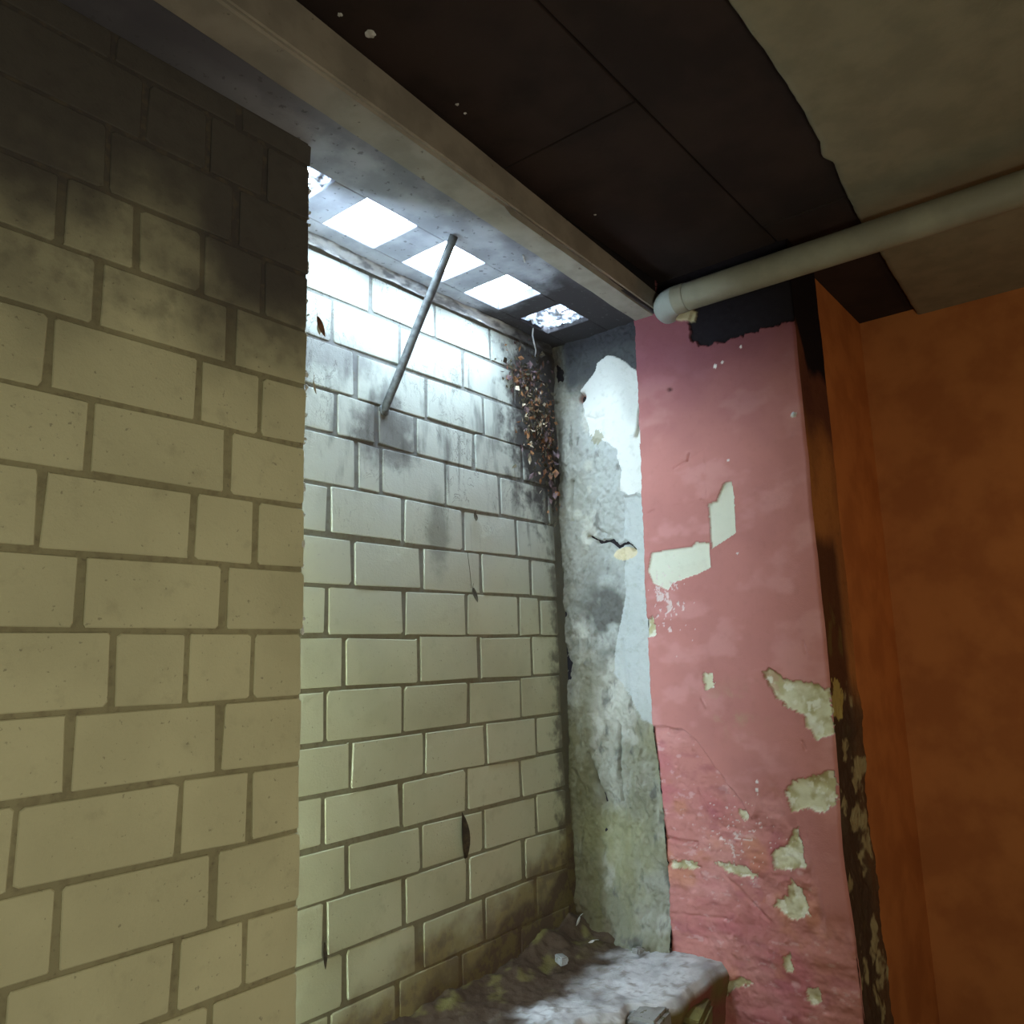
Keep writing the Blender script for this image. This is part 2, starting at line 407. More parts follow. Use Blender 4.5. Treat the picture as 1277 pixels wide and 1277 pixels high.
for p in ([(948, 836), (960, 833), (985, 850), (1010, 852), (1034, 860), (1040, 915), (1022, 922), (1008, 912), (1000, 893), (985, 884), (966, 866)],
          [(978, 990), (988, 975), (1010, 970), (1040, 960), (1045, 1000), (1022, 1016), (1005, 1008), (985, 1012)],
          [(961, 1063), (980, 1052), (995, 1030), (1003, 1083), (985, 1086), (964, 1084)],
          [(986, 1096), (1000, 1112), (1010, 1142), (995, 1148), (975, 1140), (961, 1128), (982, 1120)],
          [(876, 841), (889, 840), (890, 858), (879, 862)], [(834, 1072), (870, 1076), (868, 1083), (836, 1084)],
          [(890, 1076), (915, 1078), (944, 1092), (935, 1098), (905, 1088)], [(918, 1009), (931, 1014), (931, 1026), (921, 1020)],
          [(1005, 1236), (1020, 1233), (1024, 1252), (1008, 1256)], [(975, 1195), (984, 1190), (988, 1212), (980, 1214)],
          [(888, 1228), (925, 1220), (940, 1226), (905, 1240)], [(806, 770), (814, 770), (818, 790), (806, 796)]):
    bareB |= inpoly(wx2, wz2, PX(p))
chipz = on_x(830, 750, XR)
chips = (fbm(Yg * 60, Zg * 34, 41, 4, .6) > .04 + 1.9 * np.hypot((Yg - chipz[1] + .02) / 1.0, (Zg - chipz[2]) / 1.8))
pc = on_x(920, 1050, XR)
chips |= (fbm(Yg * 45, Zg * 90, 44, 4, .6) > .12 + .9 * np.hypot((Yg - pc[1]) / 1.2, (Zg - pc[2]) / 1.0))
spots = np.zeros_like(bareA)
for (u, v, r) in [(892, 457, .012), (901, 452, .008), (924, 432, .008), (908, 574, .007), (920, 690, .006), (990, 517, .017), (944, 985, .010), (944, 975, .008)]:
    p = on_x(u, v, XR); spots |= np.hypot(Yg - p[1], Zg - p[2]) < r * (1 + .8 * fbm(Yg * 80, Zg * 80, 51))
bare = bareA | bareB | chips | spots
# broken lower skin: below a curved ragged line
line = PX([(806, 905), (830, 906), (850, 910), (870, 925), (890, 955), (905, 975), (925, 1000), (936, 1022), (950, 1010), (965, 1000), (985, 1030), (1010, 1080), (1030, 1160), (1075, 1175)])
ly = np.array([p[0] for p in line])[::-1]; lz = np.array([p[1] for p in line])[::-1]
lzv = np.interp(Yg + .01 * fbm(Yg * 20, Zg * 20, 61), ly, lz)
yk = on_x(938, 1020, XR)[1]
wd_ = .004 + .16 * sst(yk + .01, yk - .10, Yg)
low = np.clip((wd_ - (Zg - lzv - (.012 + wd_ * .8) * fbm(Yg * 16, Zg * 9, 62))) / (2 * wd_), 0, 1); low = low * low * (3 - 2 * low)
lowstep = np.clip(sst(0.0, -.03, Zg - lzv), 0, 1)
strata = fbm(Yg * 5, Zg * 22, 71, 4)
lumps = fbm(Yg * 11, Zg * 11, 72, 5, .6)
rel = .004 * fbm(Yg * 7, Zg * 7, 73) + .003 * fbm(Yg * 2.2, Zg * 2.2, 74) * 3
fade = np.exp(-np.clip(lzv - Zg, 0, 9) / .5)
rel = rel + low * (-.017 * fade + .016 * strata + .030 * lumps - .004)
# courses of stone showing through at the reveal's edge
for (u0, v0, u1, v1, d) in [(832, 1045, 868, 1052, .022), (832, 1077, 872, 1082, .014), (838, 1140, 905, 1146, .008), (900, 1090, 960, 1150, .010), (870, 985, 880, 1010, .007)]:
    a = on_x(u0, v0, XR); b = on_x(u1, v1, XR)
    tt = np.clip(((Yg - a[1]) * (b[1] - a[1]) + (Zg - a[2]) * (b[2] - a[2])) / ((b[1] - a[1]) ** 2 + (b[2] - a[2]) ** 2), 0, 1)
    dd = np.hypot(Yg - a[1] - tt * (b[1] - a[1]), Zg - a[2] - tt * (b[2] - a[2]) + .012 * fbm(Yg * 20, Zg * 20, 81))
    rel = rel - d * np.exp(-(dd / .008) ** 2)
# small cracks in the upper skin
for (u0, v0, u1, v1, d) in [(840, 584, 858, 574, .010), (857, 575, 859, 566, .012), (874, 623, 885, 630, .007), (874, 870, 880, 882, .007), (808, 640, 816, 636, .008),
                            (1001, 800, 1005, 815, .006), (833, 486, 838, 486, .010), (1000, 925, 1004, 935, .006)]:
    a = on_x(u0, v0, XR); b = on_x(u1, v1, XR)
    tt = np.clip(((Yg - a[1]) * (b[1] - a[1]) + (Zg - a[2]) * (b[2] - a[2])) / ((b[1] - a[1]) ** 2 + (b[2] - a[2]) ** 2 + 1e-9), 0, 1)
    dd = np.hypot(Yg - a[1] - tt * (b[1] - a[1]), Zg - a[2] - tt * (b[2] - a[2]))
    rel = rel - d * np.exp(-(dd / .005) ** 2)
rel = rel - bareA * .012 - bareB * (.012 + .012 * (fbm(Yg * 20, Zg * 20, 91, 4) + .3)) - chips * .004 + spots * .003
# thin raised repair outlines (old filler) between the crack and the upper patch
fl = inpoly(Yg, Zg, PX([(838, 585), (878, 560), (880, 622), (838, 630)])); rel = rel + fl * .0025
edge_r = np.clip(1 - (Yg - yright) / .02, 0, 1); rel = rel - .012 * edge_r ** 2
col = np.ones(Yg.shape + (3,)) * np.array((.46, .188, .155))
col = mixc(col, (.40, .16, .135), sst(-.1, .2, fbm(Yg * 3, Zg * 3, 101)) * .6)
col = mixc(col, (.62, .31, .27), sst(0, .25, fbm(Yg * 6, Zg * 9, 102)) * .35)
col = mixc(col, (.40, .10, .12), sst(.0, .25, fbm(Yg * 3, Zg * 5, 104)) * low * .5)
col = mixc(col, (.50, .22, .08), sst(.08, .25, fbm(Yg * 5, Zg * 6, 105)) * low * .35)
col = mixc(col, (.62, .42, .38), sst(.16, .26, fbm(Yg * 18, Zg * 34, 106, 4, .6)) * low * .4)
col = mixc(col, (.28, .08, .09), sst(.12, .3, fbm(Yg * 9, Zg * 18, 107)) * low * .4)
pz_ = sst(1.05, 1.75, Zg + .4 * fbm(Yg * 2, Zg * 2, 103))
col = mixc(col, (.15, .045, .06), pz_ * .85)                                # purplish shade high up, put into the paint colour
# rust-coloured stain at right under the top
col = mixc(col, (.60, .58, .44), bareA * 1.0)
cb = np.ones(col.shape) * np.array((.58, .55, .36)); cb = mixc(cb, (.36, .30, .13), sst(-.05, .2, fbm(Yg * 14, Zg * 14, 111)) * .8)
col = col * (1 - bareB[..., None]) + cb * bareB[..., None]
col = mixc(col, (.64, .52, .46), chips * .8); col = mixc(col, (.62, .56, .5), spots * 1.0)
p = on_x(915, 885, XR); q_ = np.exp(-(((Yg - p[1]) / .13) ** 2 + ((Zg - p[2]) / .10) ** 2)) * sst(-.05, .15, fbm(Yg * 14, Zg * 14, 112)); col = mixc(col, (.42, .26, .16), q_ * .8 * (1 - bareB))
p = on_x(965, 850, XR); q_ = np.exp(-(((Yg - p[1]) / .10) ** 2 + ((Zg - p[2]) / .09) ** 2)) * bareB * sst(-.1, .1, fbm(Yg * 20, Zg * 20, 113)); col = mixc(col, (.42, .27, .17), q_ * .8)
col = mixc(col, (.68, .66, .52), bareB * sst(.08, .16, fbm(Yg * 26, Zg * 26, 114, 4)) * .8)
# black top of the wall
blk = inpoly(wx2, wz2, PX([(866, 385), (860, 402), (860, 420), (870, 431), (905, 425), (945, 412), (975, 402), (990, 398), (1010, 420), (1100, 380), (1100, 200), (820, 240), (818, 372)]))
col = mixc(col, (.013, .010, .012), blk * 1.0); rel = rel - blk * (.02 + .01 * fbm(Yg * 12, Zg * 12, 121))
pl = inpoly(wx, wz, PX([(835, 375), (850, 383), (868, 388), (866, 401), (845, 400), (832, 396)])); col = mixc(col, (.36, .30, .17), pl * 1.0); rel = rel + pl * .02
p = on_x(835, 486, XR); col = mixc(col, (.08, .03, .03), np.exp(-(np.hypot(Yg - p[1], Zg - p[2]) / .012) ** 2))
Pg = np.stack([XR - rel, Yg, Zg], -1)
# close the skin's left edge with a return 3 cm deep
e0 = Pg[:, :1].copy(); e0[..., 0] += .035; e1 = Pg[:, :1].copy(); e1[..., 0] += .001
Pg2 = np.concatenate([e0, e1, Pg], 1); cc = np.concatenate([mixc(col[:, :1], (.45, .40, .36), np.ones((NZ, 1)) * .8)] * 2 + [col], 1)
wp = grid_mesh('wall_pink', Pg2, cc, M_pink, flip=False)
tag(wp, 'pink painted pier face with flaked bare patches and a broken rough lower half', 'wall', kind='structure')

# rough reveal
MR = 130
y0 = 2.93
t = np.linspace(0, 1, MR)[None, :]
Yg = y0 + (yb(z) - .004 - y0) * t; Zg = z + 0 * t
S = 2.9 - Yg
wx = Yg + .05 * fbm(Yg * 12, Zg * 12, 201, 4, .6); wz = Zg + .05 * fbm(Yg * 12, Zg * 12, 202, 4, .6)
smA = inpoly(wx * .75 + Yg * .25, wz * .75 + Zg * .25, PX([(722, 488), (736, 470), (745, 452), (757, 443), (775, 448), (789, 458), (803, 470), (803, 615), (785, 618), (775, 612), (770, 560), (752, 548), (736, 545), (730, 520)]))
smB = inpoly(wx * .6 + Yg * .4, wz * .6 + Zg * .4, PX([(778, 620), (806, 620), (812, 700), (816, 905), (800, 895), (780, 860), (766, 840), (770, 790), (780, 740), (776, 680)]))
big = fbm(Yg * 4, Zg * 3.2, 211, 4); mid = fbm(Yg * 14, Zg * 10, 212, 4, .6); fine = fbm(Yg * 45, Zg * 40, 213, 3)
ridge = 1 - 2 * np.abs(fbm(Yg * 9, Zg * 4, 214, 3))
lowr = sst(-.2, -.5, Zg)
rel = .07 * big + .05 * mid + .016 * fine + lowr * (.03 * (ridge - .7) + .02 * big)
lump = np.exp(-(((Yg - on_x(795, 950, XR)[1]) / .13) ** 2 + ((Zg + .62) / .22) ** 2))
rel = rel + lump * (.05 * fbm(Yg * 16, Zg * 12, 216, 4, .6) + .012)
rel = np.where(smA, .012 + .006 * big, rel); rel = np.where(smB, .004 + .3 * rel, rel)
# crack with a ledge of yellow stone
for pts, d in [([(733, 668), (745, 675), (760, 673), (768, 682), (778, 676), (790, 684)], .05), ([(799, 500), (796, 530), (793, 545)], .04), ([(745, 660), (760, 668)], .02),
               ([(775, 800), (785, 870), (797, 910)], .015), ([(771, 905), (772, 960), (775, 1000)], .035), ([(735, 940), (745, 975), (752, 1000)], .03),
               ([(712, 600), (713, 650)], .03), ([(733, 520), (741, 522)], .01), ([(745, 520), (752, 519)], .012)]:
    for (a, b) in zip(pts[:-1], pts[1:]):
        a = on_x(*a, XR); b = on_x(*b, XR)
        tt = np.clip(((Yg - a[1]) * (b[1] - a[1]) + (Zg - a[2]) * (b[2] - a[2])) / ((b[1] - a[1]) ** 2 + (b[2] - a[2]) ** 2), 0, 1)
        dd = np.hypot(Yg - a[1] - tt * (b[1] - a[1]), Zg - a[2] - tt * (b[2] - a[2]) + .02 * fbm(Yg * 25, Zg * 25, 221))
        rel = rel - d * np.exp(-(dd / .009) ** 2)
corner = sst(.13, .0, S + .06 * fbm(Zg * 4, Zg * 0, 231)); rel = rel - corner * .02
rel = rel + sst(-1.35, -1.62, Zg) * (.05 * sst(.1, .5, S) + .02 + .05 * mid)
hp = on_x(725, 496, XR); hd = np.hypot((Yg - hp[1]), (Zg - hp[2])); rel = rel - .05 * np.exp(-(hd / .028) ** 4)
col = np.ones(Yg.shape + (3,)) * np.array((.35, .335, .255))
upr = sst(-.55, .25, Zg)
col = mixc(col, (.43, .44, .41), upr * .8)
col = mixc(col, (.20, .185, .11), sst(-.12, .12, fbm(Yg * 5, Zg * 3, 241, 5)) * (.75 - .5 * upr))
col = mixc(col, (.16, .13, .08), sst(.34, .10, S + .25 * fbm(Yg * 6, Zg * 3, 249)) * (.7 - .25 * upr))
col = mixc(col, (.50, .47, .38), sst(.04, .22, fbm(Yg * 9, Zg * 7, 242, 5)) * .6)
col = mixc(col, (.12, .115, .095), sst(.08, .30, fbm(Yg * 18, Zg * 9, 243, 5, .6)) * .8)
col = mixc(col, (.30, .28, .14), lowr * sst(-.1, .2, fbm(Yg * 4, Zg * 3, 244)) * .7)
p = on_x(748, 770, XR); dk = np.exp(-(((Yg - p[1] + .05) / .2) ** 2 + ((Zg - p[2]) / .24) ** 2)) * sst(-.2, .1, fbm(Yg * 7, Zg * 7, 245)); dk = np.clip(dk * 1.5, 0, 1); col = mixc(col, (.10, .095, .08), dk * .92)
col = mixc(col, (.64, .62, .54), smA * 1.0); col = mixc(col, (.46, .47, .42), smB * .85)
p = on_x(778, 690, XR); yel = np.exp(-(((Yg - p[1]) / .09) ** 2 + ((Zg - p[2]) / .04) ** 2)); col = mixc(col, (.62, .50, .28), (yel > .4) * .8)
p = on_x(745, 545, XR); yel = np.exp(-(((Yg - p[1]) / .05) ** 2 + ((Zg - p[2]) / .05) ** 2)); col = mixc(col, (.25, .22, .12), (yel + fine > .5) * .7)
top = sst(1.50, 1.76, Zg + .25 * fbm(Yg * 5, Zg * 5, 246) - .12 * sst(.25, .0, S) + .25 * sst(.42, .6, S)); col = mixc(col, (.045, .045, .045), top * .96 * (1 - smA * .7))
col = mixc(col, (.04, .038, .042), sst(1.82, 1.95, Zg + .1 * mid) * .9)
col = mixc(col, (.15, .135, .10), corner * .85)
col = mixc(col, (.12, .10, .04), sst(.24, .1, S + .1 * mid) * lowr * .7)
col = mixc(col, (.13, .10, .06), sst(-1.32, -1.6, Zg + .35 * fbm(Yg * 9, Zg * 9, 247) + .30 * sst(.12, .35, S)) * .9)
col = mixc(col, (.17, .05, .03), np.exp(-(hd / .03) ** 4))
col = col * (1 - .22 * lowr[..., None]); band = np.exp(-((S - .15 - .05 * fbm(Zg * 3, Zg * 0, 251)) / .05) ** 2); col = mixc(col, (.09, .08, .035), band * sst(.1, -.4, Zg) * .6)
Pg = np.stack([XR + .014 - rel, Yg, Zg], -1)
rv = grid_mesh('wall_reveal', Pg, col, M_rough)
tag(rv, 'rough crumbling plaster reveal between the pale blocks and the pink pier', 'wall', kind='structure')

# side face of the pier, going back from its right corner
NXs = 110
XS1 = 4.52
NZ2 = 500
z2 = np.linspace(-2.35, 2.21, NZ2)[:, None]
xr_ = np.linspace(0, 1, NXs)[None, :]
yr2 = 1.315 + .012 * fbm(z2 * 3, z2 * 0 + 2, 5) + .02 * np.exp(-((z2 + .95) / .22) ** 2)
Xg = XR + .012 + (XS1 - XR) * xr_ + 0 * z2; Zg = z2 + 0 * xr_
lo2 = sst(.62, .5, Zg + .05 * fbm(Xg * 9, Zg * 4, 301)) * sst(4.46, 4.38, Xg + .02 * fbm(Xg * 9, Zg * 9, 300))
lo3 = sst(-.15, -.4, Zg + .2 * fbm(Xg * 5, Zg * 5, 302))
rg = lo3 * (.05 * fbm(Xg * 9, Zg * 7, 303, 4, .6)) + .006 * fbm(Xg * 8, Zg * 8, 304)
dent = (1 - np.exp(-(Xg - XR) / .04))
Ys = yr2 + dent * (-rg - .0) + .010 * lo2 * dent
col = np.ones(Xg.shape + (3,)) * np.array((.40, .17, .055))
col = mixc(col, (.24, .10, .04), sst(-.1, .2, fbm(Xg * 5, Zg * 3, 305)) * .6)
col = mixc(col, (.07, .03, .02), lo2 * .85)
col = mixc(col, (.16, .12, .04), lo2 * sst(.02, .2, fbm(Xg * 12, Zg * 7, 306)) * .6)
col = mixc(col, (.07, .045, .03), lo3 * .85)
col = mixc(col, (.38, .32, .17), lo3 * sst(.06, .16, fbm(Xg * 10, Zg * 8, 307, 4, .6)) * .8)
pa = (((Xg - 4.2) / .13) ** 2 + ((Zg + .27) / .11) ** 2 + 2.5 * fbm(Xg * 14, Zg * 14, 308)) < .8
col = mixc(col, (.46, .38, .13), pa * .9)
col = mixc(col, (.06, .02, .025), sst(1.0, 1.25, Zg + .2 * fbm(Xg * 5, Zg * 5, 309)) * .8)
col = mixc(col, (.013, .01, .012), sst(1.42, 1.5, Zg + .12 * fbm(Xg * 7, Zg * 7, 310) - .25 * sst(4.25, 4.1, Xg)))
ps = grid_mesh('wall_pier_side', np.stack([Xg, Ys - .0, Zg], -1), col, M_rough, flip=False)
tag(ps, 'dark orange-brown side of the pink pier, crumbling low down', 'wall', kind='structure')

core = boxes('wall_backing', [(4.135, 1.36, -2.4, 4.5, 3.15, 2.25)], M_dark)  # unseen backing added to keep light from passing behind the reveal
tag(core, 'unseen backing behind the pier, added to block light', 'wall', kind='structure')

# ---------------------------------------------------------------- slab with the pavement openings
ZS = 2.0; TH = .06
xs = [-2.2]
for a, b in HOLES: xs += [a, b]
xs += [4.45]
bl = []
bl.append((-2.2, 2.12, ZS, 4.45, HY0, ZS + TH)); bl.append((-2.2, HY1, ZS, 4.45, 3.15, ZS + TH))
for i in range(0, len(xs), 2): bl.append((xs[i], HY0, ZS, xs[i + 1], HY1, ZS + TH))
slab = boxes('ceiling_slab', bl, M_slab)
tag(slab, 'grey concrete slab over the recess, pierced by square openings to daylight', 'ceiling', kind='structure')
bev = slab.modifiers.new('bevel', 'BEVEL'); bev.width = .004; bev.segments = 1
# crumpled leaf-covered sheets lying in the two end openings
def crumple(name, x0, x1, y0_, y1_, seed, label):
    n = 44
    u = np.linspace(0, 1, n)[:, None] * np.ones((1, n)); v = u.T
    X_ = x0 + (x1 - x0) * u; Y_ = y0_ + (y1_ - y0_) * v
    Z_ = ZS + .035 + .07 * fbm(u * 5, v * 5, seed, 4, .6) + .02 * fbm(u * 20, v * 20, seed + 3, 2)
    me_o = grid_mesh(name, np.stack([X_, Y_, Z_], -1), np.ones((n, n, 3)) * .5, M_crumple)
    bm = bmesh.new(); bm.from_mesh(me_o.data)
    cut = [f for f in bm.faces if (fbm(np.array([f.calc_center_median().x * 16]), np.array([f.calc_center_median().y * 16]), seed + 9, 3)[0] > .13)]
    bmesh.ops.delete(bm, geom=cut, context='FACES'); bm.to_mesh(me_o.data); bm.free()
    tag(me_o, label, 'debris')
    s = me_o.modifiers.new('thick', 'SOLIDIFY'); s.thickness = .002
    return me_o
crumple('crumpled_sheet', 3.595, 3.905, HY0 - .004, HY1 + .004, 5, 'crumpled dirty sheet filling the slab opening nearest the rough reveal')
crumple('crumpled_sheet', 1.66, 1.972, HY0 - .004, HY1 + .004, 15, 'frosted scrap in the slab opening half hidden by the left wall edge')

# ---------------------------------------------------------------- beam
def beam_sec(x):
    t_ = (x - 1.0) / 3.086
    yl_ = 2.135 + .135 * t_; ym = 1.96 + .14 * t_; zu = 2.185 - .075 * t_
    return yl_, ym, zu
nb = 90
X0b, X1b = -2.2, 4.13
rows = []; fb = []
for i in range(nb + 1):
    x = X0b + (X1b - X0b) * i / nb
    yl_, ym, zu = beam_sec(x)
    wob = float(.010 * fbm(np.array([x * 5]), np.array([0.]), 401)[0]); wo2 = float(.006 * fbm(np.array([x * 7]), np.array([3.]), 402)[0])
    sec = [(yl_ + wob, 2.06), (yl_ + wob - .003, 2.000 + wo2), (yl_ - .008 + wob, 1.990 + wo2), (ym + .022, 1.990), (ym + .016, 1.999), (ym + .008, 1.999), (ym, 1.992 + wo2 * .5), (ym - .006, 1.998), (ym - .006 + wo2 * .5, zu + .0), (ym + .03, zu + .004)]
    # deeper joint line between the two strips in the right half of the beam
    if x > 2.6: sec[3] = (ym + .040, 1.990); sec[4] = (ym + .036, 2.022); sec[5] = (ym + .006, 2.022)
    rows += [(x, a, b) for a, b in sec]
ns = 10
for i in range(nb):
    for j in range(ns - 1):
        fb.append((i * ns + j, (i + 1) * ns + j, (i + 1) * ns + j + 1, i * ns + j + 1))
beam = pydata('beam', rows, fb, M_beam)
tag(beam, 'long beige plastered beam running along the top of the block walls', 'beam', kind='structure')
solid = boxes('beam_core', [(-2.2, 2.112, 2.02, 4.13, 2.13, 2.32)], M_dark, beam)

# ---------------------------------------------------------------- ceiling boards and the lower plaster soffit
ceil = boxes('ceiling', [(-2.2, -2.4, 2.21, 5.75, 2.16, 2.35)], M_dark)
tag(ceil, 'sooty dark brown boarded ceiling between the beam and the beige soffit', 'ceiling', kind='structure')
rowsY = [(2.10, 1.372, [-2.2, .16, 2.6, 4.12]), (1.372, .70, [-2.2, 1.4, 3.9, 5.7])]
for (ya, yb_, cuts) in rowsY:
    for a, b in zip(cuts[:-1], cuts[1:]):
        zo = random.uniform(-.004, .004)
        o = boxes('board', [(a + .006, yb_ + .005, 2.188 + zo, b - .006, ya - .005, 2.212)], M_ceil, ceil)
        bv = o.modifiers.new('bevel', 'BEVEL'); bv.width = .003; bv.segments = 1
for (u, v, r) in [(462, 42, .020), (424, 18, .010), (570, 130, .009), (580, 141, .008), (742, 268, .007)]:
    p = on_z(u, v, 2.186)
    bm = bmesh.new(); bmesh.ops.create_icosphere(bm, subdivisions=2, radius=r)
    for q in bm.verts: q.co *= random.uniform(.75, 1.2); q.co.z *= .35
    me = bpy.data.meshes.new('plaster_splash'); bm.to_mesh(me); bm.free()
    o = link('plaster_splash', me, M_web, ceil); o.location = p
# soffit: ragged edge facing the beam
xs_ = np.linspace(-2.2, 5.6, 260)
ye = np.interp(xs_, [-2.2, 2.3, 2.7, 3.05, 3.32, 3.42, 3.5, 4.0, 5.6], [.80, .861, .855, .862, .880, .905, .885, .935, 1.0]) + .010 * fbm(xs_ * 12, xs_ * 0, 501)
ny = 8
X_ = xs_[:, None] * np.ones((1, ny + 3))
Y_ = np.zeros_like(X_); Z_ = np.zeros_like(X_)
Y_[:, 0] = ye; Z_[:, 0] = 2.2; Y_[:, 1] = ye; Z_[:, 1] = 2.15; Y_[:, 2] = ye - .008; Z_[:, 2] = 2.14
for j in range(ny): Y_[:, 3 + j] = ye - .03 - (ye + 2.3) * (j / (ny - 1)) ** 1.5; Z_[:, 3 + j] = 2.138 + .003 * fbm(xs_ * 4, Y_[:, 3 + j] * 4, 502)
sof = grid_mesh('ceiling_soffit', np.stack([X_, Y_, Z_], -1), np.ones(X_.shape + (3,)) * .5, M_soffit, flip=True)
tag(sof, 'lower beige plaster ceiling with a ragged edge beside the dark boards', 'ceiling', kind='structure')

# ---------------------------------------------------------------- rest of the room
fl = boxes('floor', [(-2.2, -2.4, -2.42, 5.8, 3.1, -2.3)], M_floor)
tag(fl, 'dirty dark cellar floor', 'floor', kind='structure')
o = boxes('wall_orange', [(5.6, -2.4, -2.4, 5.75, 1.6, 2.3), (4.45, 1.36, -2.4, 5.7, 1.6, 2.3)], M_orange); tag(o, 'orange painted wall of the space behind the pier', 'wall', kind='structure')
o = boxes('wall_back', [(-2.35, -2.4, -2.4, -2.2, 2.7, 2.3)], M_wall); tag(o, 'plastered wall behind the viewer', 'wall', kind='structure')
o = boxes('wall_right', [(-2.2, -2.5, -2.4, 5.7, -2.35, 2.3)], M_wall); tag(o, 'plastered wall across from the block wall', 'wall', kind='structure')

# ---------------------------------------------------------------- pipe
pipe = empty('waste_pipe', (3.985, 2.0, 1.985)); tag(pipe, 'cream painted round pipe running from the beam end across the pink pier top', 'pipe')
bpy.context.view_layer.update()
def rel_parent(o, par):
    o.parent = par; o.matrix_parent_inverse = Matrix.Translation(par.location).inverted()
    return o
r = .079
o = tube('pipe_run', [(3.985, y_, 1.985 - .006 * (2 - y_)) for y_ in np.linspace(1.93, -2.35, 30)], r, M_pipe, n=40); rel_parent(o, pipe)
pts = [(3.985, 1.93, 1.985)]
for i in range(9):
    a = i / 8 * math.pi / 2; pts.append((3.985 + .09 * (1 - math.cos(a)), 1.935 + .09 * math.sin(a), 1.985))
pts.append((4.13, 2.025, 1.985))
o = tube('elbow', pts, .081, M_elbow_lit, n=40); rel_parent(o, pipe)
o = tube('pipe_collar', [(3.985, 1.945, 1.985), (3.985, 1.93, 1.985), (3.985, 1.87, 1.985), (3.985, 1.862, 1.985)], [.080, .0815, .0815, .080], M_pipe, n=40); rel_parent(o, pipe)

# ---------------------------------------------------------------- iron bar
bar = empty('iron_bar', (2.62, 2.885, 1.23)); tag(bar, 'thin grey iron bar slanting from the slab down to the back wall', 'bar')
a = Vector((2.622, 2.40, 1.995)); b = Vector((2.62, 2.893, 1.235))
pp = [a.lerp(b, i / 10) + Vector((.0015 * math.sin(i), 0, 0)) for i in range(11)]
o = tube('rod', pp, .0215, M_bar, n=14); rel_parent(o, bar)
o = tube('end_plate', [(2.62, 2.900, 1.235), (2.62, 2.888, 1.235)], .03, M_bar, n=12); rel_parent(o, bar)

# ---------------------------------------------------------------- recess floor ledge
nx, ny = 230, 110
X_ = np.linspace(1.6, 4.12, nx)[:, None] * np.ones((1, ny)); tt = np.linspace(0, 1, ny)[None, :]
yef = np.interp(X_, [1.6, 3.15, 3.25, 3.38, 3.49, 3.56, 3.68, 3.9, 4.06, 4.12], [2.30, 2.26, 2.28, 2.15, 2.19, 2.06, 2.01, 2.0, 1.975, 1.97]) + .015 * fbm(X_ * 9, X_ * 0, 601)
Y_ = 2.93 + (yef - 2.93) * tt
pile = np.exp(-(((X_ - 4.1) / .45) ** 2)) * sst(2.45, 2.9, Y_) * .10 + .05 * sst(2.72, 2.92, Y_)
Z_ = -1.605 + pile * (.8 + 1.0 * fbm(X_ * 9, Y_ * 9, 602)) + .05 * fbm(X_ * 5, Y_ * 5, 603, 4) * (.4 + sst(2.3, 2.6, Y_)) + .012 * fbm(X_ * 30, Y_ * 30, 604, 3)
Z_ = Z_ + sst(3.6, 4.08, X_) * sst(2.75, 2.3, Y_) * .045
Z_ = Z_ - .03 * sst(.96, 1, tt) ** 2
col = np.ones(X_.shape + (3,)) * np.array((.50, .48, .45))
col = mixc(col, (.24, .22, .20), sst(-.05, .2, fbm(X_ * 6, Y_ * 6, 611)) * .7)
col = mixc(col, (.66, .65, .62), sst(-.02, .2, fbm(X_ * 5, Y_ * 7, 612, 5, .6)) * sst(2.7, 2.35, Y_) * .7)
col = mixc(col, (.24, .20, .16), sst(.06, .2, fbm(X_ * 22, Y_ * 22, 616, 4, .6)) * .6)
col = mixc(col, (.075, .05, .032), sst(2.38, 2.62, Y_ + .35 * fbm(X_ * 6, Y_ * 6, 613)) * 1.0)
col = mixc(col, (.14, .12, .04), sst(2.55, 2.8, Y_ + .3 * fbm(X_ * 9, Y_ * 9, 614)) * sst(0, .2, fbm(X_ * 12, Y_ * 12, 615)) * .8)
top_ = np.stack([X_, Y_, Z_], -1)
sk = []; skc = []
for j, (dz, dy) in enumerate([(-.03, -.004), (-.09, .01), (-.18, .03), (-.35, .04), (-.75, .02)]):
    q = top_[:, -1:].copy(); q[..., 2] += dz; q[..., 1] += dy + .03 * fbm(q[..., 0] * 9, q[..., 2] * 0 + j * 1.7, 621)
    sk.append(q); skc.append(mixc(np.ones((nx, 1, 3)) * np.array((.17, .13, .05)), (.22, .08, .06), sst(-.1, .1, fbm(q[..., 0] * 6, q[..., 2] * 6, 622))))
lg = grid_mesh('floor_ledge', np.concatenate([top_] + sk, 1), np.concatenate([col] + skc, 1), M_conc, flip=False)
tag(lg, 'dusty grey ledge along the foot of the recess with dirt heaped in its corner', 'ledge', kind='structure')

# loose stones and scraps
def stone(loc, size, mat, label, seed, group=None, name='loose_stone', sub=3, cat='stone'):
    rnd = random.Random(seed)
    bm = bmesh.new(); bmesh.ops.create_cube(bm, size=1.0)
    bmesh.ops.bevel(bm, geom=bm.edges[:], offset=.14, segments=2, affect='EDGES')
    bmesh.ops.subdivide_edges(bm, edges=bm.edges[:], cuts=1, use_grid_fill=True)
    off = rnd.uniform(0, 50)
    for q in bm.verts:
        nn = fbm(np.array([q.co.x * 2.4 + off]), np.array([q.co.y * 2.4 + q.co.z * 1.7 + off]), seed)[0]
        q.co *= 1 + .5 * nn
        q.co = Vector((q.co.x * size[0], q.co.y * size[1], q.co.z * size[2]))
    me = bpy.data.meshes.new(name); bm.to_mesh(me); bm.free()
    o = link(name, me, mat); o.location = loc; o.rotation_euler = (rnd.uniform(-.15, .15), rnd.uniform(-.15, .15), rnd.uniform(-.5, .5))
    tag(o, label, cat, group); return o
stone((3.50, 2.09, -1.675), (.20, .16, .11), M_stone, 'grey broken stone lodged under the front edge of the ledge', 3)
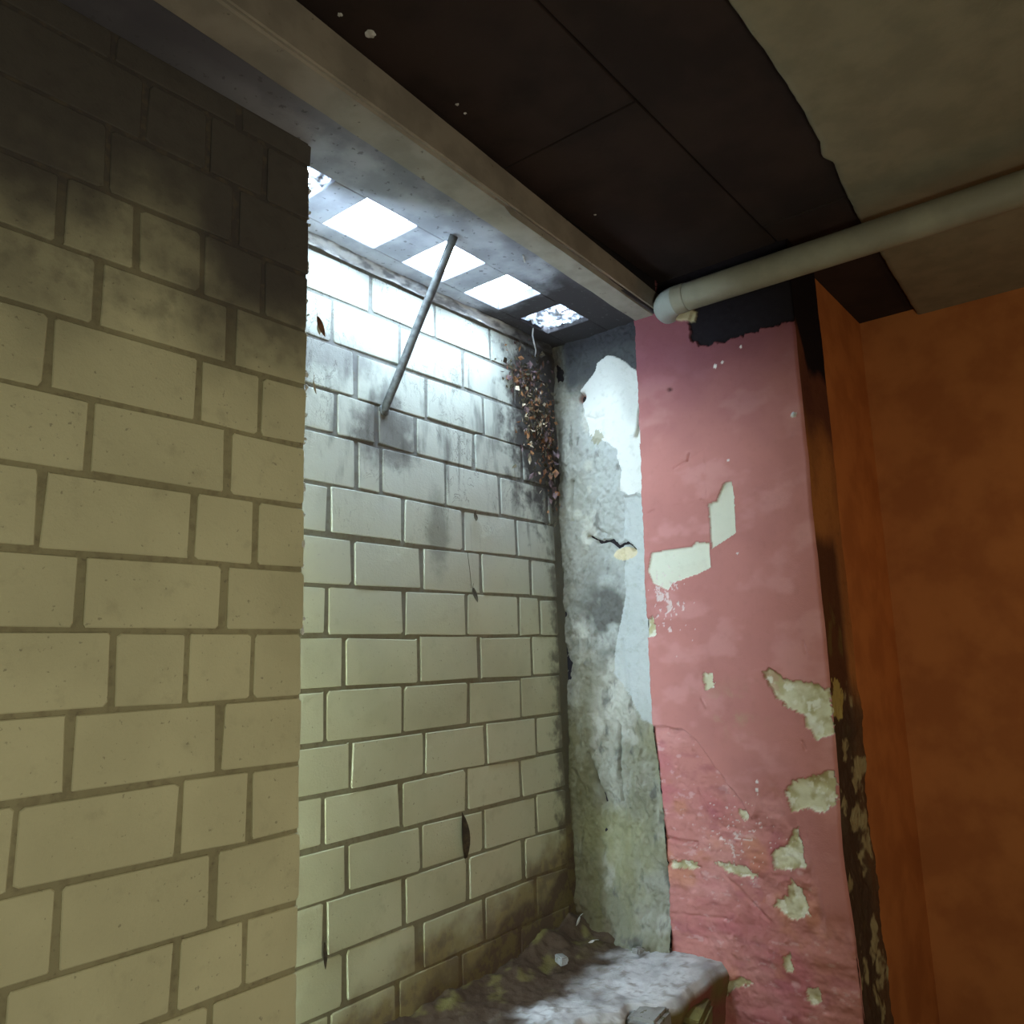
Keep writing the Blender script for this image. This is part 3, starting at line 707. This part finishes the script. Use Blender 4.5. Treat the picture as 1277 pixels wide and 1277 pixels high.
stone((3.40, 2.13, -1.82), (.26, .2, .16), M_moss, 'dark olive stone below the grey broken stone', 5)
stone((3.80, 2.02, -1.78), (.26, .12, .20), M_moss, 'olive brown stone built under the ledge tip by the pink pier', 8)
p = on_z(790, 1180, -1.52); stone((3.95, 2.40, -1.545), (.07, .05, .03), M_stone, 'small flat stone on the ledge at the foot of the reveal', 11)
stone((3.62, 2.66, -1.545), (.05, .06, .04), M_stone, 'small dirty stone at the foot of the block wall', 12)

def leaf(name, pts, mat, label, wid=.03, ln=.07, rot=(0, 0, 0), curl=.4, cat='leaf', parent=None):
    """curled pointed leaf with a stalk"""
    V, Fc = [], []
    n = 7
    for i in range(n + 1):
        s_ = i / n; wv = wid * math.sin(math.pi * min(1, s_ * .92 + .08)) ** .8
        zc = -ln * s_; yc = -curl * ln * s_ * s_
        V += [(-wv, yc - wv * .5, zc), (-wv * .5, yc - wv * .1, zc), (0, yc, zc + .002), (wv * .5, yc - wv * .12, zc - .002), (wv, yc - wv * .55, zc)]
    for i in range(n):
        for j in range(4): Fc.append((i * 5 + j, (i + 1) * 5 + j, (i + 1) * 5 + j + 1, i * 5 + j + 1))
    o = pydata(name, V, Fc, mat, parent, smooth=True); o.location = pts; o.rotation_euler = rot
    s_ = o.modifiers.new('thick', 'SOLIDIFY'); s_.thickness = .0012
    if label: tag(o, label, cat)
    st = tube('stalk', [(0, 0, -.002), (.001, -.001, .012), (.004, -.003, .024)], [.0012, .001, .0007], mat, o, n=5)
    return o
p = on_y(392, 395, YF); leaf('dead_leaf', (p[0] + .008, YF - .006, p[2]), M_leaf, 'reddish brown dead leaf caught highest on the left wall edge', .020, .075, (0, .1, 1.2))
leaf('dead_leaf', (p[0] + .016, YF - .002, p[2] - .02), M_leaf2, 'pale curled leaf tucked beside the reddish brown leaf on the wall edge', .012, .04, (0, -.2, 1.6))
p = on_y(388, 475, YF); leaf('dead_leaf', (p[0] + .006, YF - .006, p[2]), M_leaf2, 'tan leaf stuck on the left wall edge below the reddish brown leaf', .010, .045, (0, -.5, 1.2))
p = on_y(591, 640, YR); leaf('dead_leaf', (p[0], YR - .008, p[2]), M_leafd, 'small dark pointed leaf hanging just under a bed joint high on the recess wall', .016, .05, (0, .3, math.pi * 0))
p = on_y(588, 733, YR); leaf('dead_leaf', (p[0], YR - .010, p[2]), M_leafd, 'brown leaf dangling from a dark thread in the middle of the recess wall', .017, .08, (0, 0, 0))
o = tube('thread', [on_y(583, 688, YR - .006), on_y(586, 712, YR - .008), on_y(588, 733, YR - .012)], .0012, M_leafd, n=5); tag(o, 'dark thread holding the brown leaf on the recess wall', 'thread')
p = on_y(575, 1018, YR); leaf('dead_leaf', (p[0] + .01, YR - .014, p[2] - .20), M_leafd, 'blackened tattered leaf hanging low on the recess wall', .030, .22, (0, math.pi - .05, 0), -.02)
p = on_y(403, 1175, YR); leaf('dead_leaf', (p[0], YR - .008, p[2]), M_leafd, 'thin dark shred on the recess wall low beside the left wall', .010, .10, (0, 0, 0), .1)

# crust of pale flakes down the left wall's edge
V, Fc = [], []
rnd = random.Random(4)
for i in range(150):
    zc = rnd.uniform(.1, 1.9); 
    if rnd.random() > .35 + .6 * (zc > 1.1): continue
    s_ = rnd.uniform(.003, .011); x_ = XEDGE + rnd.uniform(-.006, .005); y_ = YF + rnd.uniform(-.004, .03)
    b0 = len(V)
    for k2 in range(5):
        a_ = k2 / 5 * 2 * math.pi; V.append((x_ + s_ * .7 * math.cos(a_), y_ + rnd.uniform(-.003, .003), zc + s_ * 1.4 * math.sin(a_)))
    V.append((x_ + .002, y_ - .008, zc)); V.append((x_ - .002, y_ + .008, zc))
    for k2 in range(5):
        Fc.append((b0 + k2, b0 + (k2 + 1) % 5, b0 + 5)); Fc.append((b0 + (k2 + 1) % 5, b0 + k2, b0 + 6))
o = pydata('flaking_crust', V, Fc, M_white, wf); tag(o, 'crust of pale flakes along the wall edge', kind='stuff')

# heap of dead leaves and webs clinging in the corner, too many to count
def litter(name, cx, cz, sx, sz, yfn, n, mats, seed, label, tilt=1.0):
    rnd = random.Random(seed); V, Fc, MI = [], [], []
    for i in range(n):
        x_ = cx + rnd.gauss(0, sx); z_ = cz + rnd.gauss(0, sz)
        if x_ > 4.06 or z_ > 1.98: continue
        y_ = yfn(x_, z_) - abs(rnd.gauss(0, .02))
        l = rnd.uniform(.012, .07) * rnd.uniform(.5, 1); wd = l * rnd.uniform(.12, .4)
        d = Vector((rnd.gauss(0, .5), rnd.gauss(0, .4), -abs(rnd.gauss(0, 1)))).normalized(); s2 = d.orthogonal().normalized(); s2.rotate(Matrix.Rotation(rnd.uniform(0, 6.3), 3, d)); nn = d.cross(s2)
        c0 = Vector((x_, y_, z_)); b0 = len(V)
        V += [c0, c0 + d * l * .5 + s2 * wd + nn * wd * .4, c0 + d * l, c0 + d * l * .5 - s2 * wd + nn * wd * .4, c0 + d * l * .5]
        Fc += [(b0, b0 + 1, b0 + 4), (b0 + 1, b0 + 2, b0 + 4), (b0 + 2, b0 + 3, b0 + 4), (b0 + 3, b0, b0 + 4)]; MI += [rnd.choice(range(len(mats)))] * 4
    V = [(q[0], min(q[1], YR - .007), min(q[2], 1.985)) for q in V]
    o = pydata(name, V, Fc)
    for mm_ in mats: o.data.materials.append(mm_)
    o.data.polygons.foreach_set('material_index', MI)
    return tag(o, label, 'leaves', kind='stuff')
litter('dead_leaves', 3.86, 1.50, .085, .17, lambda x, z_: YR - .012, 520, [M_leaf, M_leafp, M_leafd, M_leafd, M_leaf2], 3, 'heap of brown dead leaves caught in webs in the upper corner of the recess')
litter('dead_leaves', 3.72, 1.72, .10, .06, lambda x, z_: YR - .012, 160, [M_leafd, M_leafp, M_leaf], 6, 'dark leaf fragments clinging under the slab beside the sheeted opening')
litter('dead_leaves', 4.0, 1.28, .035, .18, lambda x, z_: YR - .015, 200, [M_leafp, M_leafd, M_leaf], 9, 'trail of leaf fragments down the corner beside the rough reveal')

# hanging cobweb strands
for i, (pa, pb, sg, lb) in enumerate([
        (on_z(652, 318, 1.985), on_y(662, 372, 2.72), .008, 'long dusty web strand hanging from the slab beside the third opening'),
        (on_y(660, 372, 2.72), on_y(668, 445, YR - .02), .010, 'dusty web strand reaching from the slab opening to the leaf heap')]):
    pa, pb = Vector(pa), Vector(pb)
    pts = [pa.lerp(pb, t_ / 8) + Vector((sg * math.sin(t_ * 1.9 + i), 0, 0)) for t_ in range(9)]
    o = tube('cobweb_strand', pts, [.0034 + .0022 * abs(math.sin(t_ * 2.3)) for t_ in range(9)], M_web, n=6); tag(o, lb, 'cobweb')

# pale scraps on the dirt
p = on_y(722, 1140, 2.82); leaf('paper_scrap', (4.0, 2.80, p[2] * .0 - 1.455), M_white, 'small white torn scrap on the dirt in the recess corner', .014, .05, (.6, .6, .4), .3, cat='scrap')
leaf('paper_scrap', (3.93, 2.66, -1.535), M_white, 'tiny white sliver on the dirt in front of the torn scrap', .008, .035, (1.2, 1.0, .4), .2, cat='scrap')
# white wall plug near the pier's right corner
p = on_x(990, 517, XR)
o = tube('wall_plug', [(XR - .001, p[1], p[2]), (XR - .010, p[1], p[2]), (XR - .011, p[1], p[2]), (XR - .004, p[1], p[2])], [.012, .011, .006, .004], M_white, n=14); tag(o, 'round white wall plug near the top right corner of the pink pier', 'plug')
